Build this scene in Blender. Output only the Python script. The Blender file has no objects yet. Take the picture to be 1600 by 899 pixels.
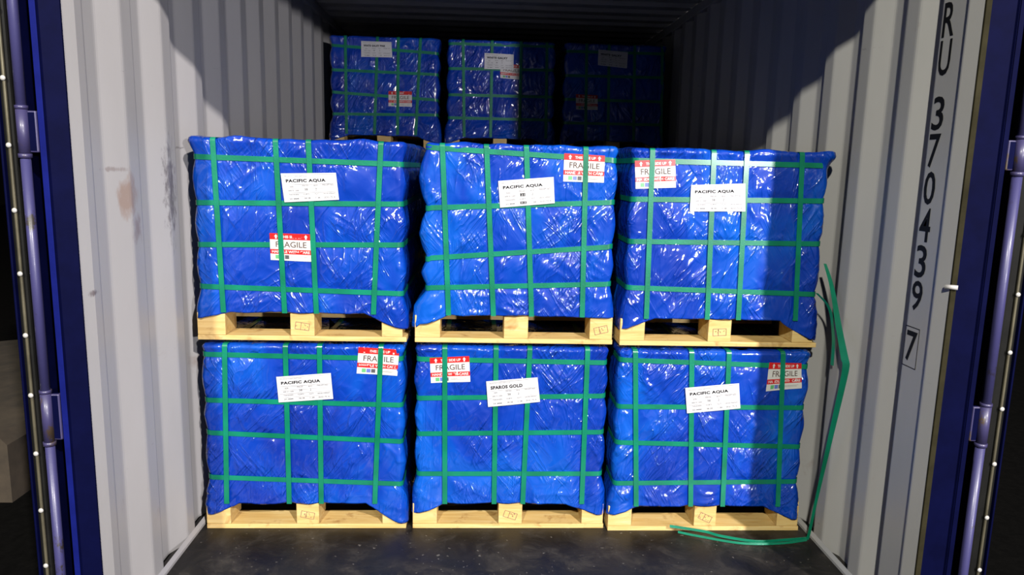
import bpy, bmesh, math, random
import numpy as np
from mathutils import Vector, Matrix

S = bpy.context.scene
COL = S.collection

# ------------------------------------------------------------------ camera
cam_d = bpy.data.cameras.new('camera')
cam = bpy.data.objects.new('camera', cam_d)
COL.objects.link(cam)
F, YAW, PITCH, ROLL = 1128.0, 0.0500, 0.1640, -0.0240
cam_d.sensor_fit = 'HORIZONTAL'
cam_d.sensor_width = 36.0
cam_d.lens = F * 36.0 / 1600.0
cam_d.clip_start = 0.05
_cy, _sy, _cp, _sp = math.cos(YAW), math.sin(YAW), math.cos(PITCH), math.sin(PITCH)
_f = Vector((_sy * _cp, _cy * _cp, -_sp))
_r = Vector((_cy, -_sy, 0))
_d = _f.cross(_r)
_c, _s = math.cos(ROLL), math.sin(ROLL)
_r2 = _c * _r + _s * _d
_d2 = -_s * _r + _c * _d
M = Matrix(((_r2.x, -_d2.x, -_f.x), (_r2.y, -_d2.y, -_f.y), (_r2.z, -_d2.z, -_f.z))).to_4x4()
M.translation = Vector((1.039, -1.930, 1.381))
cam.matrix_world = M
S.camera = cam

# ------------------------------------------------------------------ world, exposure, lamps
S.view_settings.view_transform = 'Standard'
S.view_settings.look = 'None'
S.view_settings.gamma = 1.0
S.view_settings.use_curve_mapping = False
S.view_settings.exposure = -0.12
W = bpy.data.worlds.new('night')
S.world = W
W.use_nodes = True
W.node_tree.nodes['Background'].inputs['Color'].default_value = (1.0, 0.95, 0.9, 1)
W.node_tree.nodes['Background'].inputs['Strength'].default_value = 0.0015

def lamp(name, loc, target, power, color, size):
    l = bpy.data.lights.new(name, 'AREA')
    l.shape = 'DISK'
    l.size = size
    l.energy = power
    l.color = color
    o = bpy.data.objects.new(name, l)
    COL.objects.link(o)
    o.location = loc
    o.rotation_euler = (Vector(target) - Vector(loc)).to_track_quat('-Z', 'Y').to_euler()
    return o
# yard floodlights behind the photographer: a high one to the right, a high one to the left, a low one to the right
lamp('floodlight_right', (5.61, -9.0, 7.55), (1.0, 0.5, 1.0), 2500, (1.0, 0.94, 0.93), 0.30)
lamp('floodlight_left', (-1.05, -8.0, 6.10), (1.4, 0.5, 1.0), 1250, (1.0, 0.98, 0.86), 0.30)
lamp('headlight_right', (5.61, -9.0, 2.25), (1.0, 1.5, 1.8), 760, (0.98, 0.95, 1.0), 0.25)

# ------------------------------------------------------------------ helpers
def linkobj(name, me, parent=None, mats=(), kind=None):
    o = bpy.data.objects.new(name, me)
    COL.objects.link(o)
    if parent is not None:
        o.parent = parent
    for m in mats:
        me.materials.append(m)
    if kind:
        o['kind'] = kind
    return o

def mesh_from(name, verts, faces, smooth=False, matidx=None):
    me = bpy.data.meshes.new(name)
    me.from_pydata([tuple(map(float, v)) for v in verts], [], [tuple(int(i) for i in f) for f in faces])
    if smooth:
        me.polygons.foreach_set('use_smooth', [True] * len(me.polygons))
    if matidx is not None:
        me.polygons.foreach_set('material_index', list(matidx))
    me.update()
    return me

class MB:
    """collects shapes for ONE mesh object"""
    def __init__(s):
        s.bm = bmesh.new()
    def box(s, x0, x1, y0, y1, z0, z1, bev=0.0, seg=2, mat=0):
        vs = [s.bm.verts.new((x, y, z)) for x in (x0, x1) for y in (y0, y1) for z in (z0, z1)]
        fs = []
        for q in ((0, 1, 3, 2), (4, 6, 7, 5), (0, 4, 5, 1), (2, 3, 7, 6), (0, 2, 6, 4), (1, 5, 7, 3)):
            f = s.bm.faces.new([vs[i] for i in q]); f.material_index = mat; fs.append(f)
        if bev > 0:
            es = list({e for f in fs for e in f.edges})
            bmesh.ops.bevel(s.bm, geom=es, offset=bev, segments=seg, profile=0.5, affect='EDGES')
        return s
    def cyl(s, p, q, r, n=20, r2=None, mat=0):
        p, q = Vector(p), Vector(q)
        a = (q - p).normalized()
        t = Vector((1, 0, 0)) if abs(a.x) < 0.9 else Vector((0, 1, 0))
        u = a.cross(t).normalized(); v = a.cross(u)
        r2 = r if r2 is None else r2
        A = []; B = []
        for i in range(n):
            an = 2 * math.pi * i / n
            dd = u * math.cos(an) + v * math.sin(an)
            A.append(s.bm.verts.new(p + dd * r)); B.append(s.bm.verts.new(q + dd * r2))
        for i in range(n):
            j = (i + 1) % n
            f = s.bm.faces.new((A[i], A[j], B[j], B[i])); f.smooth = True; f.material_index = mat
        s.bm.faces.new(A[::-1]).material_index = mat; s.bm.faces.new(B).material_index = mat
        return s
    def dome(s, c, r, axis, squash=0.6, n=14, mat=0):
        c = Vector(c); a = Vector(axis).normalized()
        t = Vector((0, 0, 1)) if abs(a.z) < 0.9 else Vector((1, 0, 0))
        u = a.cross(t).normalized(); v = a.cross(u)
        rings = []
        for k in range(5):
            th = k / 5 * math.pi / 2
            rings.append([s.bm.verts.new(c + (u * math.cos(2 * math.pi * i / n) + v * math.sin(2 * math.pi * i / n)) * r * math.cos(th) + a * r * squash * math.sin(th)) for i in range(n)])
        top = s.bm.verts.new(c + a * r * squash)
        for k in range(4):
            for i in range(n):
                j = (i + 1) % n
                s.bm.faces.new((rings[k][i], rings[k][j], rings[k + 1][j], rings[k + 1][i])).smooth = True
        for i in range(n):
            s.bm.faces.new((rings[4][i], rings[4][(i + 1) % n], top)).smooth = True
        s.bm.faces.new(rings[0][::-1])
        return s
    def prism(s, pts, z0, z1, axis='z', mat=0, smooth=False):
        """pts: closed 2D outline extruded along an axis"""
        def mk(a, b, c):
            return {'z': (a, b, c), 'x': (c, a, b), 'y': (a, c, b)}[axis]
        A = [s.bm.verts.new(mk(a, b, z0)) for a, b in pts]
        B = [s.bm.verts.new(mk(a, b, z1)) for a, b in pts]
        n = len(pts)
        for i in range(n):
            j = (i + 1) % n
            f = s.bm.faces.new((A[i], A[j], B[j], B[i])); f.smooth = smooth; f.material_index = mat
        s.bm.faces.new(A[::-1]).material_index = mat; s.bm.faces.new(B).material_index = mat
        return s
    def build(s, name, mats, parent=None, kind=None):
        bmesh.ops.recalc_face_normals(s.bm, faces=s.bm.faces)
        me = bpy.data.meshes.new(name)
        s.bm.to_mesh(me); s.bm.free()
        if not isinstance(mats, (list, tuple)):
            mats = [mats]
        return linkobj(name, me, parent, mats, kind)

# ------------------------------------------------------------------ materials
def newmat(name):
    m = bpy.data.materials.new(name)
    m.use_nodes = True
    nt = m.node_tree
    return m, nt, nt.nodes['Principled BSDF'], nt.nodes, nt.links

def setp(b, **k):
    for n, v in k.items():
        b.inputs[n.replace('_', ' ')].default_value = v

def coords(N, L, scale=(1, 1, 1), rot=(0, 0, 0), src='Object', rnd=False):
    tc = N.new('ShaderNodeTexCoord')
    mp = N.new('ShaderNodeMapping')
    mp.inputs['Scale'].default_value = scale
    mp.inputs['Rotation'].default_value = rot
    if rnd:
        oi = N.new('ShaderNodeObjectInfo')
        ml = N.new('ShaderNodeMath'); ml.operation = 'MULTIPLY'; ml.inputs[1].default_value = 37.0
        L.new(oi.outputs['Random'], ml.inputs[0])
        L.new(ml.outputs[0], mp.inputs['Location'])
    L.new(tc.outputs[src], mp.inputs['Vector'])
    return mp.outputs['Vector']

def noise(N, L, vec, scale, detail=4, rough=0.5, kind=None, dist=0.0):
    n = N.new('ShaderNodeTexNoise')
    n.inputs['Scale'].default_value = scale
    n.inputs['Detail'].default_value = detail
    n.inputs['Roughness'].default_value = rough
    n.inputs['Distortion'].default_value = dist
    if kind:
        n.noise_type = kind
    L.new(vec, n.inputs['Vector'])
    return n.outputs[0]

def ramp(N, L, fac, stops):
    r = N.new('ShaderNodeValToRGB')
    e = r.color_ramp.elements
    while len(e) < len(stops):
        e.new(0.5)
    for i, (p, c) in enumerate(stops):
        e[i].position = p
        e[i].color = c if len(c) == 4 else (*c, 1)
    L.new(fac, r.inputs[0])
    return r.outputs[0]

def bump(N, L, h, b, strength=0.3, dist=0.01, prev=None):
    n = N.new('ShaderNodeBump')
    n.inputs['Strength'].default_value = strength
    n.inputs['Distance'].default_value = dist
    L.new(h, n.inputs['Height'])
    if prev is not None:
        L.new(prev, n.inputs['Normal'])
    if b is not None:
        L.new(n.outputs[0], b.inputs['Normal'])
    return n.outputs[0]

def math_n(N, L, op, a, b):
    n = N.new('ShaderNodeMath'); n.operation = op
    for i, v in enumerate((a, b)):
        if isinstance(v, (int, float)):
            n.inputs[i].default_value = v
        else:
            L.new(v, n.inputs[i])
    return n.outputs[0]

def mix(N, L, fac, a, b):
    n = N.new('ShaderNodeMix'); n.data_type = 'RGBA'
    L.new(fac, n.inputs[0])
    for i, v in ((6, a), (7, b)):
        if isinstance(v, tuple):
            n.inputs[i].default_value = (*v, 1)
        else:
            L.new(v, n.inputs[i])
    return n.outputs[2]

def rotcoords(N, L, ang, scale):
    """object coordinates turned about the vertical plane first, then stretched"""
    v = coords(N, L, (1, 1, 1), rnd=True)
    r = N.new('ShaderNodeVectorRotate'); r.rotation_type = 'Y_AXIS'
    r.inputs['Angle'].default_value = ang
    L.new(v, r.inputs['Vector'])
    mp = N.new('ShaderNodeMapping'); mp.inputs['Scale'].default_value = scale
    L.new(r.outputs[0], mp.inputs['Vector'])
    return mp.outputs[0]

def mat_wrap():
    m, nt, b, N, L = newmat('blue_plastic_film')
    v = coords(N, L, (1, 1, 1), rnd=True)
    # blue tarpaulin, paler where the clear outer film clings less
    tone = noise(N, L, coords(N, L, (1.3, 1, 0.7), rnd=True), 2.6, 3, 0.55, dist=0.6)
    col = ramp(N, L, tone, [(0.32, (0.001, 0.034, 0.38)), (0.50, (0.0, 0.060, 0.52)), (0.68, (0.0, 0.13, 0.70))])
    L.new(col, b.inputs['Base Color'])
    setp(b, Roughness=0.5, Specular_IOR_Level=0.15, Coat_Weight=1.0, Coat_Roughness=0.07, Coat_IOR=1.55, Coat_Tint=(0.96, 0.94, 1.0, 1))
    prev = None
    for k, (ang, sc, st) in enumerate(((0.95, (3.2, 6.0, 19.0), 1.0), (-1.0, (3.0, 6.0, 17.0), 0.7), (1.45, (3.4, 6, 18), 0.7), (0.75, (1.8, 5, 9.0), 0.8))):
        vv = rotcoords(N, L, ang, sc)
        r = noise(N, L, vv, 1.0, 3, 0.5, dist=0.9)
        r = math_n(N, L, 'ABSOLUTE', math_n(N, L, 'SUBTRACT', r, 0.5), 0)
        r = math_n(N, L, 'POWER', math_n(N, L, 'SUBTRACT', 1.0, r), 18.0)
        mk = ramp(N, L, noise(N, L, rotcoords(N, L, 0.3 + k, (1, 1, 1)), 6.5, 2, 0.5), [(0.47, (0, 0, 0)), (0.57, (1, 1, 1))])
        r = math_n(N, L, 'MULTIPLY', r, mk)
        prev = bump(N, L, r, None, 0.65 * st, 0.006, prev)
    cr = noise(N, L, v, 30.0, 3, 0.55, dist=1.2)
    prev = bump(N, L, cr, None, 0.07, 0.006, prev)
    L.new(prev, b.inputs['Normal'])
    L.new(prev, b.inputs['Coat Normal'])
    return m

def mat_strap():
    m, nt, b, N, L = newmat('green_pet_strapping')
    v = coords(N, L, (1, 1, 1), rnd=True)
    t = noise(N, L, v, 9.0, 3)
    col = ramp(N, L, t, [(0.3, (0.0, 0.19, 0.095)), (0.7, (0.002, 0.29, 0.165))])
    L.new(col, b.inputs['Base Color'])
    setp(b, Roughness=0.4, Specular_IOR_Level=0.25, Coat_Weight=0.6, Coat_Roughness=0.2)
    g = noise(N, L, v, 160.0, 2)
    bump(N, L, g, b, 0.25, 0.002)
    return m

def mat_wood():
    m, nt, b, N, L = newmat('pine_wood')
    v = coords(N, L, (2.5, 30, 30), rnd=True)
    g = noise(N, L, v, 1.6, 6, 0.6, dist=0.9)
    v2 = coords(N, L, (1, 1, 1), rnd=True)
    k = noise(N, L, v2, 14.0, 4, 0.6, dist=0.5)
    c1 = ramp(N, L, g, [(0.25, (0.70, 0.43, 0.13)), (0.5, (0.90, 0.62, 0.23)), (0.75, (0.98, 0.78, 0.38))])
    c2 = ramp(N, L, k, [(0.28, (0.62, 0.50, 0.38)), (0.42, (1, 1, 1)), (0.7, (1, 0.98, 0.9))])
    mx = N.new('ShaderNodeMix'); mx.data_type = 'RGBA'; mx.blend_type = 'MULTIPLY'; mx.inputs[0].default_value = 1.0
    L.new(c1, mx.inputs[6]); L.new(c2, mx.inputs[7])
    L.new(mx.outputs[2], b.inputs['Base Color'])
    setp(b, Roughness=0.7)
    bump(N, L, g, b, 0.25, 0.002)
    return m

def mat_wall():
    m, nt, b, N, L = newmat('pale_grey_painted_steel')
    v = coords(N, L, (1, 1, 0.35))
    t = noise(N, L, v, 2.2, 6, 0.6)
    col = ramp(N, L, t, [(0.3, (0.52, 0.505, 0.49)), (0.7, (0.60, 0.585, 0.57))])
    # rusty scuffs rubbed on by cargo, and thin dark scratches
    v2 = coords(N, L, (1, 1.6, 0.9))
    s = noise(N, L, v2, 2.6, 7, 0.68, dist=0.6)
    sm = ramp(N, L, s, [(0.645, (0, 0, 0)), (0.74, (0.55, 0.55, 0.55))])
    col = mix(N, L, sm, col, (0.36, 0.27, 0.22))
    v3 = coords(N, L, (1, 3.5, 22), (0.35, 0, 0))
    s3 = noise(N, L, v3, 1.4, 5, 0.7, dist=0.4)
    s4 = ramp(N, L, s3, [(0.69, (0, 0, 0)), (0.73, (0.6, 0.6, 0.6))])
    col = mix(N, L, s4, col, (0.22, 0.20, 0.20))
    # scrapes left by cargo on the left wall: place, size, strength, colour
    for c, r, st, cc, nsc in (((0.0, 0.30, 1.27), (0.1, 0.055, 0.10), 0.75, (0.40, 0.27, 0.20), 9), ((0.0, 0.335, 1.17), (0.1, 0.04, 0.07), 0.7, (0.32, 0.24, 0.21), 14),
                              ((0.0, 0.59, 1.28), (0.1, 0.05, 0.24), 0.85, (0.20, 0.18, 0.18), 30), ((0.0, 0.05, 1.02), (0.1, 0.05, 0.012), 0.9, (0.22, 0.18, 0.18), 20),
                              ((0.0, 0.25, 1.35), (0.1, 0.08, 0.010), 0.6, (0.30, 0.24, 0.22), 20)):
        mp = N.new('ShaderNodeMapping'); mp.vector_type = 'TEXTURE'
        mp.inputs['Location'].default_value = c; mp.inputs['Scale'].default_value = r
        tc = N.new('ShaderNodeTexCoord'); L.new(tc.outputs['Object'], mp.inputs['Vector'])
        ln = N.new('ShaderNodeVectorMath'); ln.operation = 'LENGTH'; L.new(mp.outputs[0], ln.inputs[0])
        nn = noise(N, L, coords(N, L, (1, 1.5, 0.6)), nsc * 1.5, 5, 0.65)
        e = math_n(N, L, 'ADD', math_n(N, L, 'SUBTRACT', 1.0, ln.outputs['Value']), math_n(N, L, 'MULTIPLY', math_n(N, L, 'SUBTRACT', nn, 0.5), 2.6))
        f = ramp(N, L, e, [(0.25, (0, 0, 0)), (0.8, (st, st, st))])
        gate = ramp(N, L, ln.outputs['Value'], [(0.85, (1, 1, 1)), (1.0, (0, 0, 0))])
        f = math_n(N, L, 'MULTIPLY', f, gate)
        col = mix(N, L, f, col, cc)
    L.new(col, b.inputs['Base Color'])
    setp(b, Roughness=0.42)
    n2 = noise(N, L, coords(N, L), 40, 3)
    bump(N, L, n2, b, 0.05, 0.003)
    return m

def mat_floor():
    m, nt, b, N, L = newmat('black_film_faced_plywood')
    v = coords(N, L)
    t = noise(N, L, coords(N, L, (1, 1, 1)), 7.5, 8, 0.72, dist=0.5)
    col = ramp(N, L, t, [(0.38, (0.007, 0.006, 0.005)), (0.52, (0.018, 0.015, 0.012)), (0.64, (0.050, 0.043, 0.035)), (0.76, (0.13, 0.11, 0.09))])
    sp = noise(N, L, v, 55, 2, 0.5)
    spm = ramp(N, L, sp, [(0.69, (0, 0, 0)), (0.72, (0.8, 0.8, 0.8))])
    col = mix(N, L, spm, col, (0.22, 0.2, 0.17))
    sc = noise(N, L, coords(N, L, (2.5, 14, 1), (0, 0, 0.5)), 2.0, 5, 0.7, dist=1.3)
    scm = ramp(N, L, sc, [(0.66, (0, 0, 0)), (0.70, (0.5, 0.5, 0.5))])
    col = mix(N, L, scm, col, (0.10, 0.095, 0.09))
    L.new(col, b.inputs['Base Color'])
    ro = ramp(N, L, t, [(0.3, (0.40, 0.40, 0.40)), (0.7, (0.65, 0.65, 0.65))])
    L.new(ro, b.inputs['Roughness'])
    setp(b, Specular_IOR_Level=0.35)
    bump(N, L, t, b, 0.12, 0.01)
    return m

def mat_plain(name, c, rough=0.5, metal=0.0, var=0.0, coat=0.0, bmp=0.0, scale=12.0, spec=0.5):
    m, nt, b, N, L = newmat(name)
    v = coords(N, L)
    t = noise(N, L, v, scale, 4, 0.6)
    lo = tuple(x * (1 - var) for x in c); hi = tuple(min(1, x * (1 + var)) for x in c)
    L.new(ramp(N, L, t, [(0.3, lo), (0.7, hi)]), b.inputs['Base Color'])
    setp(b, Roughness=rough, Metallic=metal, Coat_Weight=coat, Specular_IOR_Level=spec)
    if bmp:
        bump(N, L, t, b, bmp, 0.005)
    return m

def mat_rusty(name, c, rust, thr=0.55, rough=0.45, coat=0.15):
    m, nt, b, N, L = newmat(name)
    t = noise(N, L, coords(N, L, (1, 1, 0.6)), 16, 6, 0.7)
    f = ramp(N, L, t, [(thr, (0, 0, 0)), (thr + 0.06, (1, 1, 1))])
    L.new(mix(N, L, f, c, rust), b.inputs['Base Color'])
    setp(b, Roughness=rough, Coat_Weight=coat, Coat_Roughness=0.2)
    bump(N, L, t, b, 0.2, 0.004)
    return m

MW = mat_wrap(); MS = mat_strap(); MWD = mat_wood(); MWALL = mat_wall(); MFL = mat_floor()
MPAPER = mat_plain('white_paper', (0.80, 0.80, 0.82), 0.45, var=0.03)
MSTK = mat_plain('white_sticker', (0.82, 0.81, 0.78), 0.3, var=0.02)
MRED = mat_plain('red_print', (0.72, 0.02, 0.02), 0.3, var=0.05)
MINK = mat_plain('black_ink', (0.012, 0.012, 0.014), 0.6, spec=0.1)
MINKG = mat_plain('grey_ink', (0.10, 0.10, 0.11), 0.5)
MINKB = mat_plain('brown_ink', (0.10, 0.055, 0.045), 0.6, spec=0.1)
MGRN = mat_plain('green_print', (0.15, 0.55, 0.22), 0.4)
MBLU = mat_plain('blue_print', (0.15, 0.22, 0.65), 0.4)
MNAVY = mat_plain('navy_painted_steel', (0.002, 0.003, 0.030), 0.6, var=0.2, bmp=0.03, spec=0.03)
MNAVY2 = mat_plain('blue_painted_edge', (0.007, 0.012, 0.15), 0.5, var=0.2, spec=0.05)
MPIPE = mat_rusty('lilac_worn_blue_rod', (0.062, 0.058, 0.185), (0.04, 0.032, 0.028), 0.62)
MHINGE = mat_rusty('worn_hinge_steel', (0.06, 0.052, 0.15), (0.09, 0.06, 0.035), 0.56)
MRUB = mat_plain('black_rubber', (0.008, 0.008, 0.007), 0.6, var=0.3, spec=0.12)
MSTRIP = mat_plain('olive_retainer_strip', (0.20, 0.18, 0.12), 0.35, metal=0.5, var=0.3)
MRIV = mat_plain('bright_rivet', (0.85, 0.83, 0.78), 0.25, metal=0.3)
MSEAL = mat_plain('olive_sealant', (0.032, 0.028, 0.014), 0.8, var=0.3, spec=0.05)
MCONC = mat_plain('weathered_concrete', (0.06, 0.044, 0.027), 0.9, var=0.35, bmp=0.4, scale=8)
MASPH = mat_plain('dark_asphalt', (0.0035, 0.0033, 0.003), 0.95, spec=0.05, var=0.4, bmp=0.5, scale=30)
MSTAMP = mat_plain('burnt_stamp_ink', (0.40, 0.22, 0.14), 0.7)

# every base colour scaled down evenly, so less light bounces into the shadows
REFL = 0.6
for m in bpy.data.materials:
    if not m.use_nodes:
        continue
    nt = m.node_tree
    b = nt.nodes['Principled BSDF']
    bc = b.inputs['Base Color']
    if bc.is_linked:
        src = bc.links[0].from_socket
        mm = nt.nodes.new('ShaderNodeMix'); mm.data_type = 'RGBA'; mm.blend_type = 'MULTIPLY'
        mm.inputs[0].default_value = 1.0
        mm.inputs[7].default_value = (REFL, REFL, REFL, 1)
        nt.links.new(src, mm.inputs[6]); nt.links.new(mm.outputs[2], bc)

# ------------------------------------------------------------------ container shell (setting)
CW, CH, CL = 2.352, 2.39, 5.86
DEP = 0.036

def corr_profile(start, P, y0, y1, first=None):
    """(y, depth) polyline: depth 0 = inner flat, 1 = outer flat"""
    pts = [(y0, 0.0)] + list(first or ())
    ymin = max(y0 + 0.06, pts[-1][0] + 0.005)
    k = -2
    while True:
        a = start + k * P
        for dy, dv in ((0.0, 0), (0.068, 0), (0.130, 1), (0.193, 1)):
            y = a + dy
            if y > ymin and y < y1:
                pts.append((y, dv))
        if a > y1:
            break
        k += 1
    pts.append((y1, pts[-1][1]))
    # round the bends a little
    out = [pts[0]]
    for i in range(1, len(pts) - 1):
        p0, p1, p2 = pts[i - 1], pts[i], pts[i + 1]
        r = 0.007
        def toward(a, b):
            d = math.hypot(b[0] - a[0], (b[1] - a[1]) * DEP)
            t = min(r / max(d, 1e-6), 0.4)
            return (a[0] + (b[0] - a[0]) * t, a[1] + (b[1] - a[1]) * t)
        q0, q2 = toward(p1, p0), toward(p1, p2)
        mid = (0.25 * q0[0] + 0.5 * p1[0] + 0.25 * q2[0], 0.25 * q0[1] + 0.5 * p1[1] + 0.25 * q2[1])
        out += [q0, mid, q2]
    out.append(pts[-1])
    return out

def side_wall(name, x, sgn, start, P, y0, first=None):
    prof = corr_profile(start, P, y0, CL, first)
    T = 0.002
    outl = [(x + sgn * DEP * d, y) for y, d in prof] + [(x + sgn * (DEP * d + T), y) for y, d in reversed(prof)]
    # strip mesh instead of a concave n-gon cap
    n = len(prof)
    V = []; Fc = []
    for z in (0.0, CH):
        for (a, b) in outl:
            V.append((a, b, z))
    m = 2 * n
    for i in range(m):
        j = (i + 1) % m
        Fc.append((i, j, m + j, m + i))
    for i in range(n - 1):
        Fc.append((i, m - 1 - i, m - 2 - i, i + 1))
        Fc.append((m + i, m + i + 1, m + m - 2 - i, m + m - 1 - i))
    me = mesh_from(name, V, Fc, smooth=False)
    bm = bmesh.new(); bm.from_mesh(me); bmesh.ops.recalc_face_normals(bm, faces=bm.faces); bm.to_mesh(me); bm.free()
    return linkobj(name, me, None, [MWALL], 'structure')

wl = side_wall('wall_left', 0.0, -1, 0.304, 0.274, 0.0)
wr_ = side_wall('wall_right', 2.352, 1, 0.279, 0.259, 0.0, ((0.170, 0.0), (0.188, 1.0), (0.208, 1.0)))

b = MB(); b.box(-0.03, 2.39, 0.0, CL, -0.03, 0.0); b.build('floor', MFL, None, 'structure')
# corrugated roof, ribs across the container
prof = [(y, 0.0) for y in ()]
pts = []
y = 0.0
while y < CL:
    for dy, dz in ((0, 0), (0.09, 0), (0.12, 0.02), (0.18, 0.02)):
        pts.append((min(y + dy, CL), CH + dz))
    y += 0.21
outl = pts + [(a, z + 0.002) for a, z in reversed(pts)]
V = [(x, a, z) for x in (-0.04, 2.392) for a, z in outl]
m_ = len(outl); n_ = len(pts); Fc = []
for i in range(m_):
    j = (i + 1) % m_
    Fc.append((i, j, m_ + j, m_ + i))
me = mesh_from('ceiling', V, Fc)
linkobj('ceiling', me, None, [MWALL], 'structure')
b = MB(); b.box(-0.04, 2.392, CL, CL + 0.03, 0, CH + 0.02)
for i in range(8):
    b.box(0.1 + i * 0.28, 0.2 + i * 0.28, CL - 0.03, CL, 0.02, CH - 0.02, 0.01)
b.build('wall_back', MWALL, None, 'structure')
# top and bottom side rails / kerbs
for nm, x0, x1 in (('baseboard_left', -0.002, 0.020), ('baseboard_right', 2.332, 2.354)):
    b = MB()
    s_ = 1 if 'left' in nm else -1
    base = 0.0 if s_ > 0 else 2.352
    b.prism([(base, 0.0), (base + s_ * 0.011, 0.0), (base + s_ * 0.011, 0.010), (base, 0.022)], 0.02, CL - 0.035, 'y')
    b.build(nm, MWALL, None, 'structure')
for nm, x0, x1 in (('trim_1', -0.04, 0.004), ('trim_2', 2.348, 2.392)):
    b = MB(); b.box(x0, x1, 0.0, CL, CH - 0.06, CH - 0.002, 0.006)
    b.build(nm, MWALL, None, 'structure')
# door header above the opening
b = MB(); b.box(-0.16, 2.56, -0.03, 0.06, 2.235, 2.50, 0.008)
b.build('trim_3', MNAVY, None, 'structure')
# door sill below the opening
b = MB(); b.box(-0.16, 2.56, -0.03, 0.0, -0.14, -0.002, 0.004)
b.build('trim_4', MNAVY, None, 'structure')
# white inner jamb lips
b = MB(); b.prism([(-0.012, 0.001), (0.0, 0.001), (0.010, 0.040), (0.010, 0.046), (0.0, 0.062), (-0.012, 0.062)], 0.0, 2.235)
b.build('trim_5', MWALL, None, 'structure')
b = MB(); b.prism([(2.364, -0.012), (2.352, -0.012), (2.340, 0.032), (2.340, 0.037), (2.3515, 0.056), (2.364, 0.056)][::-1], 0.0, 2.235)
j = b.build('trim_6', MWALL, None, 'structure')
b = MB(); b.box(2.350, 2.366, -0.020, -0.0125, -0.0, 2.235, 0.002)
b.build('sealant_strip', MSEAL, j)
b = MB(); b.cyl((2.336, -0.012, 1.085), (2.362, -0.030, 1.085), 0.0065, 12); b.build('drain_nub', MWALL, j)

# corner posts
def post(name, x0, s, w, fl):
    """navy J-section corner post; s=-1 left, +1 right"""
    b = MB()
    X = lambda o: x0 + s * o
    pts = [(X(0.0), -0.006), (X(w), -0.024), (X(w + 0.003), -0.030), (X(w + fl), -0.030), (X(w + fl), 0.10), (X(0.046), 0.10), (X(0.046), 0.004), (X(0.0), 0.004)]
    if s < 0:
        pts = pts[::-1]
    b.prism(pts, -0.14, 2.50)
    return b.build(name, MNAVY, None, 'structure')
pl = post('trim_7', -0.0005, -1, 0.042, 0.018)
b = MB(); b.box(-0.0600, -0.0450, -0.033, -0.0302, -0.14, 2.5, 0.001); b.build('edge_strip', MNAVY2, pl)
pr = post('trim_8', 2.3665, 1, 0.063, 0.020)
b = MB(); b.box(2.434, 2.448, -0.033, -0.0302, -0.14, 2.5, 0.001); b.build('edge_strip', MNAVY, pr)

def door(name, s, xp, rp, xg0, xg1, xr, xe, hz, rivs, label_dark):
    """door leaf folded back along the outside of the container, seen on its hinge edge"""
    ys = 0.0
    b = MB()
    a, c = sorted((xg0, xe))
    b.box(a, c, 0.0, 1.16, -0.06, 2.42, 0.006)
    # stiffening ribs on the outer skin of the leaf
    for k in range(5):
        z0 = 0.15 + k * 0.45
        o0, o1 = sorted((xe, xe + s * 0.012))
        b.box(o0, o1, 0.10, 1.08, z0, z0 + 0.2, 0.004)
    root = b.build(name, MNAVY, None, 'structure')
    b = MB()
    g0, g1 = sorted((xg0 - s * 0.0, xe - s * 0.004))
    b.box(g0, g1, -0.018, -0.0005, -0.05, 2.41, 0.006)
    b.build('gasket', MRUB, root)
    b = MB(); b.box(xr - 0.0038, xr + 0.0038, -0.026, -0.0185, -0.05, 2.41, 0.003)
    st = b.build('retainer_strip', MSTRIP, root)
    for z in rivs:
        b = MB(); b.dome((xr, -0.0262, z), 0.0070, (0, -1, 0), 0.75)
        b.build('rivet', MRIV, st)
    b = MB(); b.box(*sorted((xe - s * 0.003, xe + s * 0.003)), -0.024, -0.0005, -0.05, 2.41, 0.002)
    b.build('door_edge', MNAVY, root)
    # hinge rod with worn barrels
    b = MB()
    zs = [-0.1] + [v for h in hz for v in h] + [2.44]
    for i in range(0, len(zs), 2):
        b.cyl((xp, -0.03, zs[i]), (xp, -0.03, zs[i + 1]), rp, 24)
    b.build('hinge_rod', MPIPE, root)
    for z0, z1 in hz:
        b = MB()
        b.cyl((xp, -0.03, z0 + 0.004), (xp, -0.03, z1 - 0.004), rp * 1.16, 24)
        b.cyl((xp, -0.03, z0 - 0.008), (xp, -0.03, z0 + 0.003), rp * 1.3, 24)
        b.cyl((xp, -0.03, z1 - 0.003), (xp, -0.03, z1 + 0.006), rp * 1.24, 24)
        b.box(*sorted((xp - s * (rp + 0.022), xp)), -0.030, -0.012, z0 + 0.006, z1 - 0.006, 0.004, 2, 1)
        b.build('hinge', [MHINGE, MNAVY], root)
    return root
zr = [0.10 + 0.164 * i for i in range(14)]
door('door_1', -1, -0.0990, 0.0120, -0.128, -0.15, -0.1395, -0.160, [(0.625, 0.765), (1.385, 1.50), (2.1, 2.22)], [0.10 + 0.1635 * i for i in range(14)], '')
door('door_2', 1, 2.4870, 0.0130, 2.512, 2.55, 2.5385, 2.560, [(0.635, 0.75), (1.40, 1.492), (2.1, 2.2)], [0.075 + 0.1655 * i for i in range(14)], '')

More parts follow.
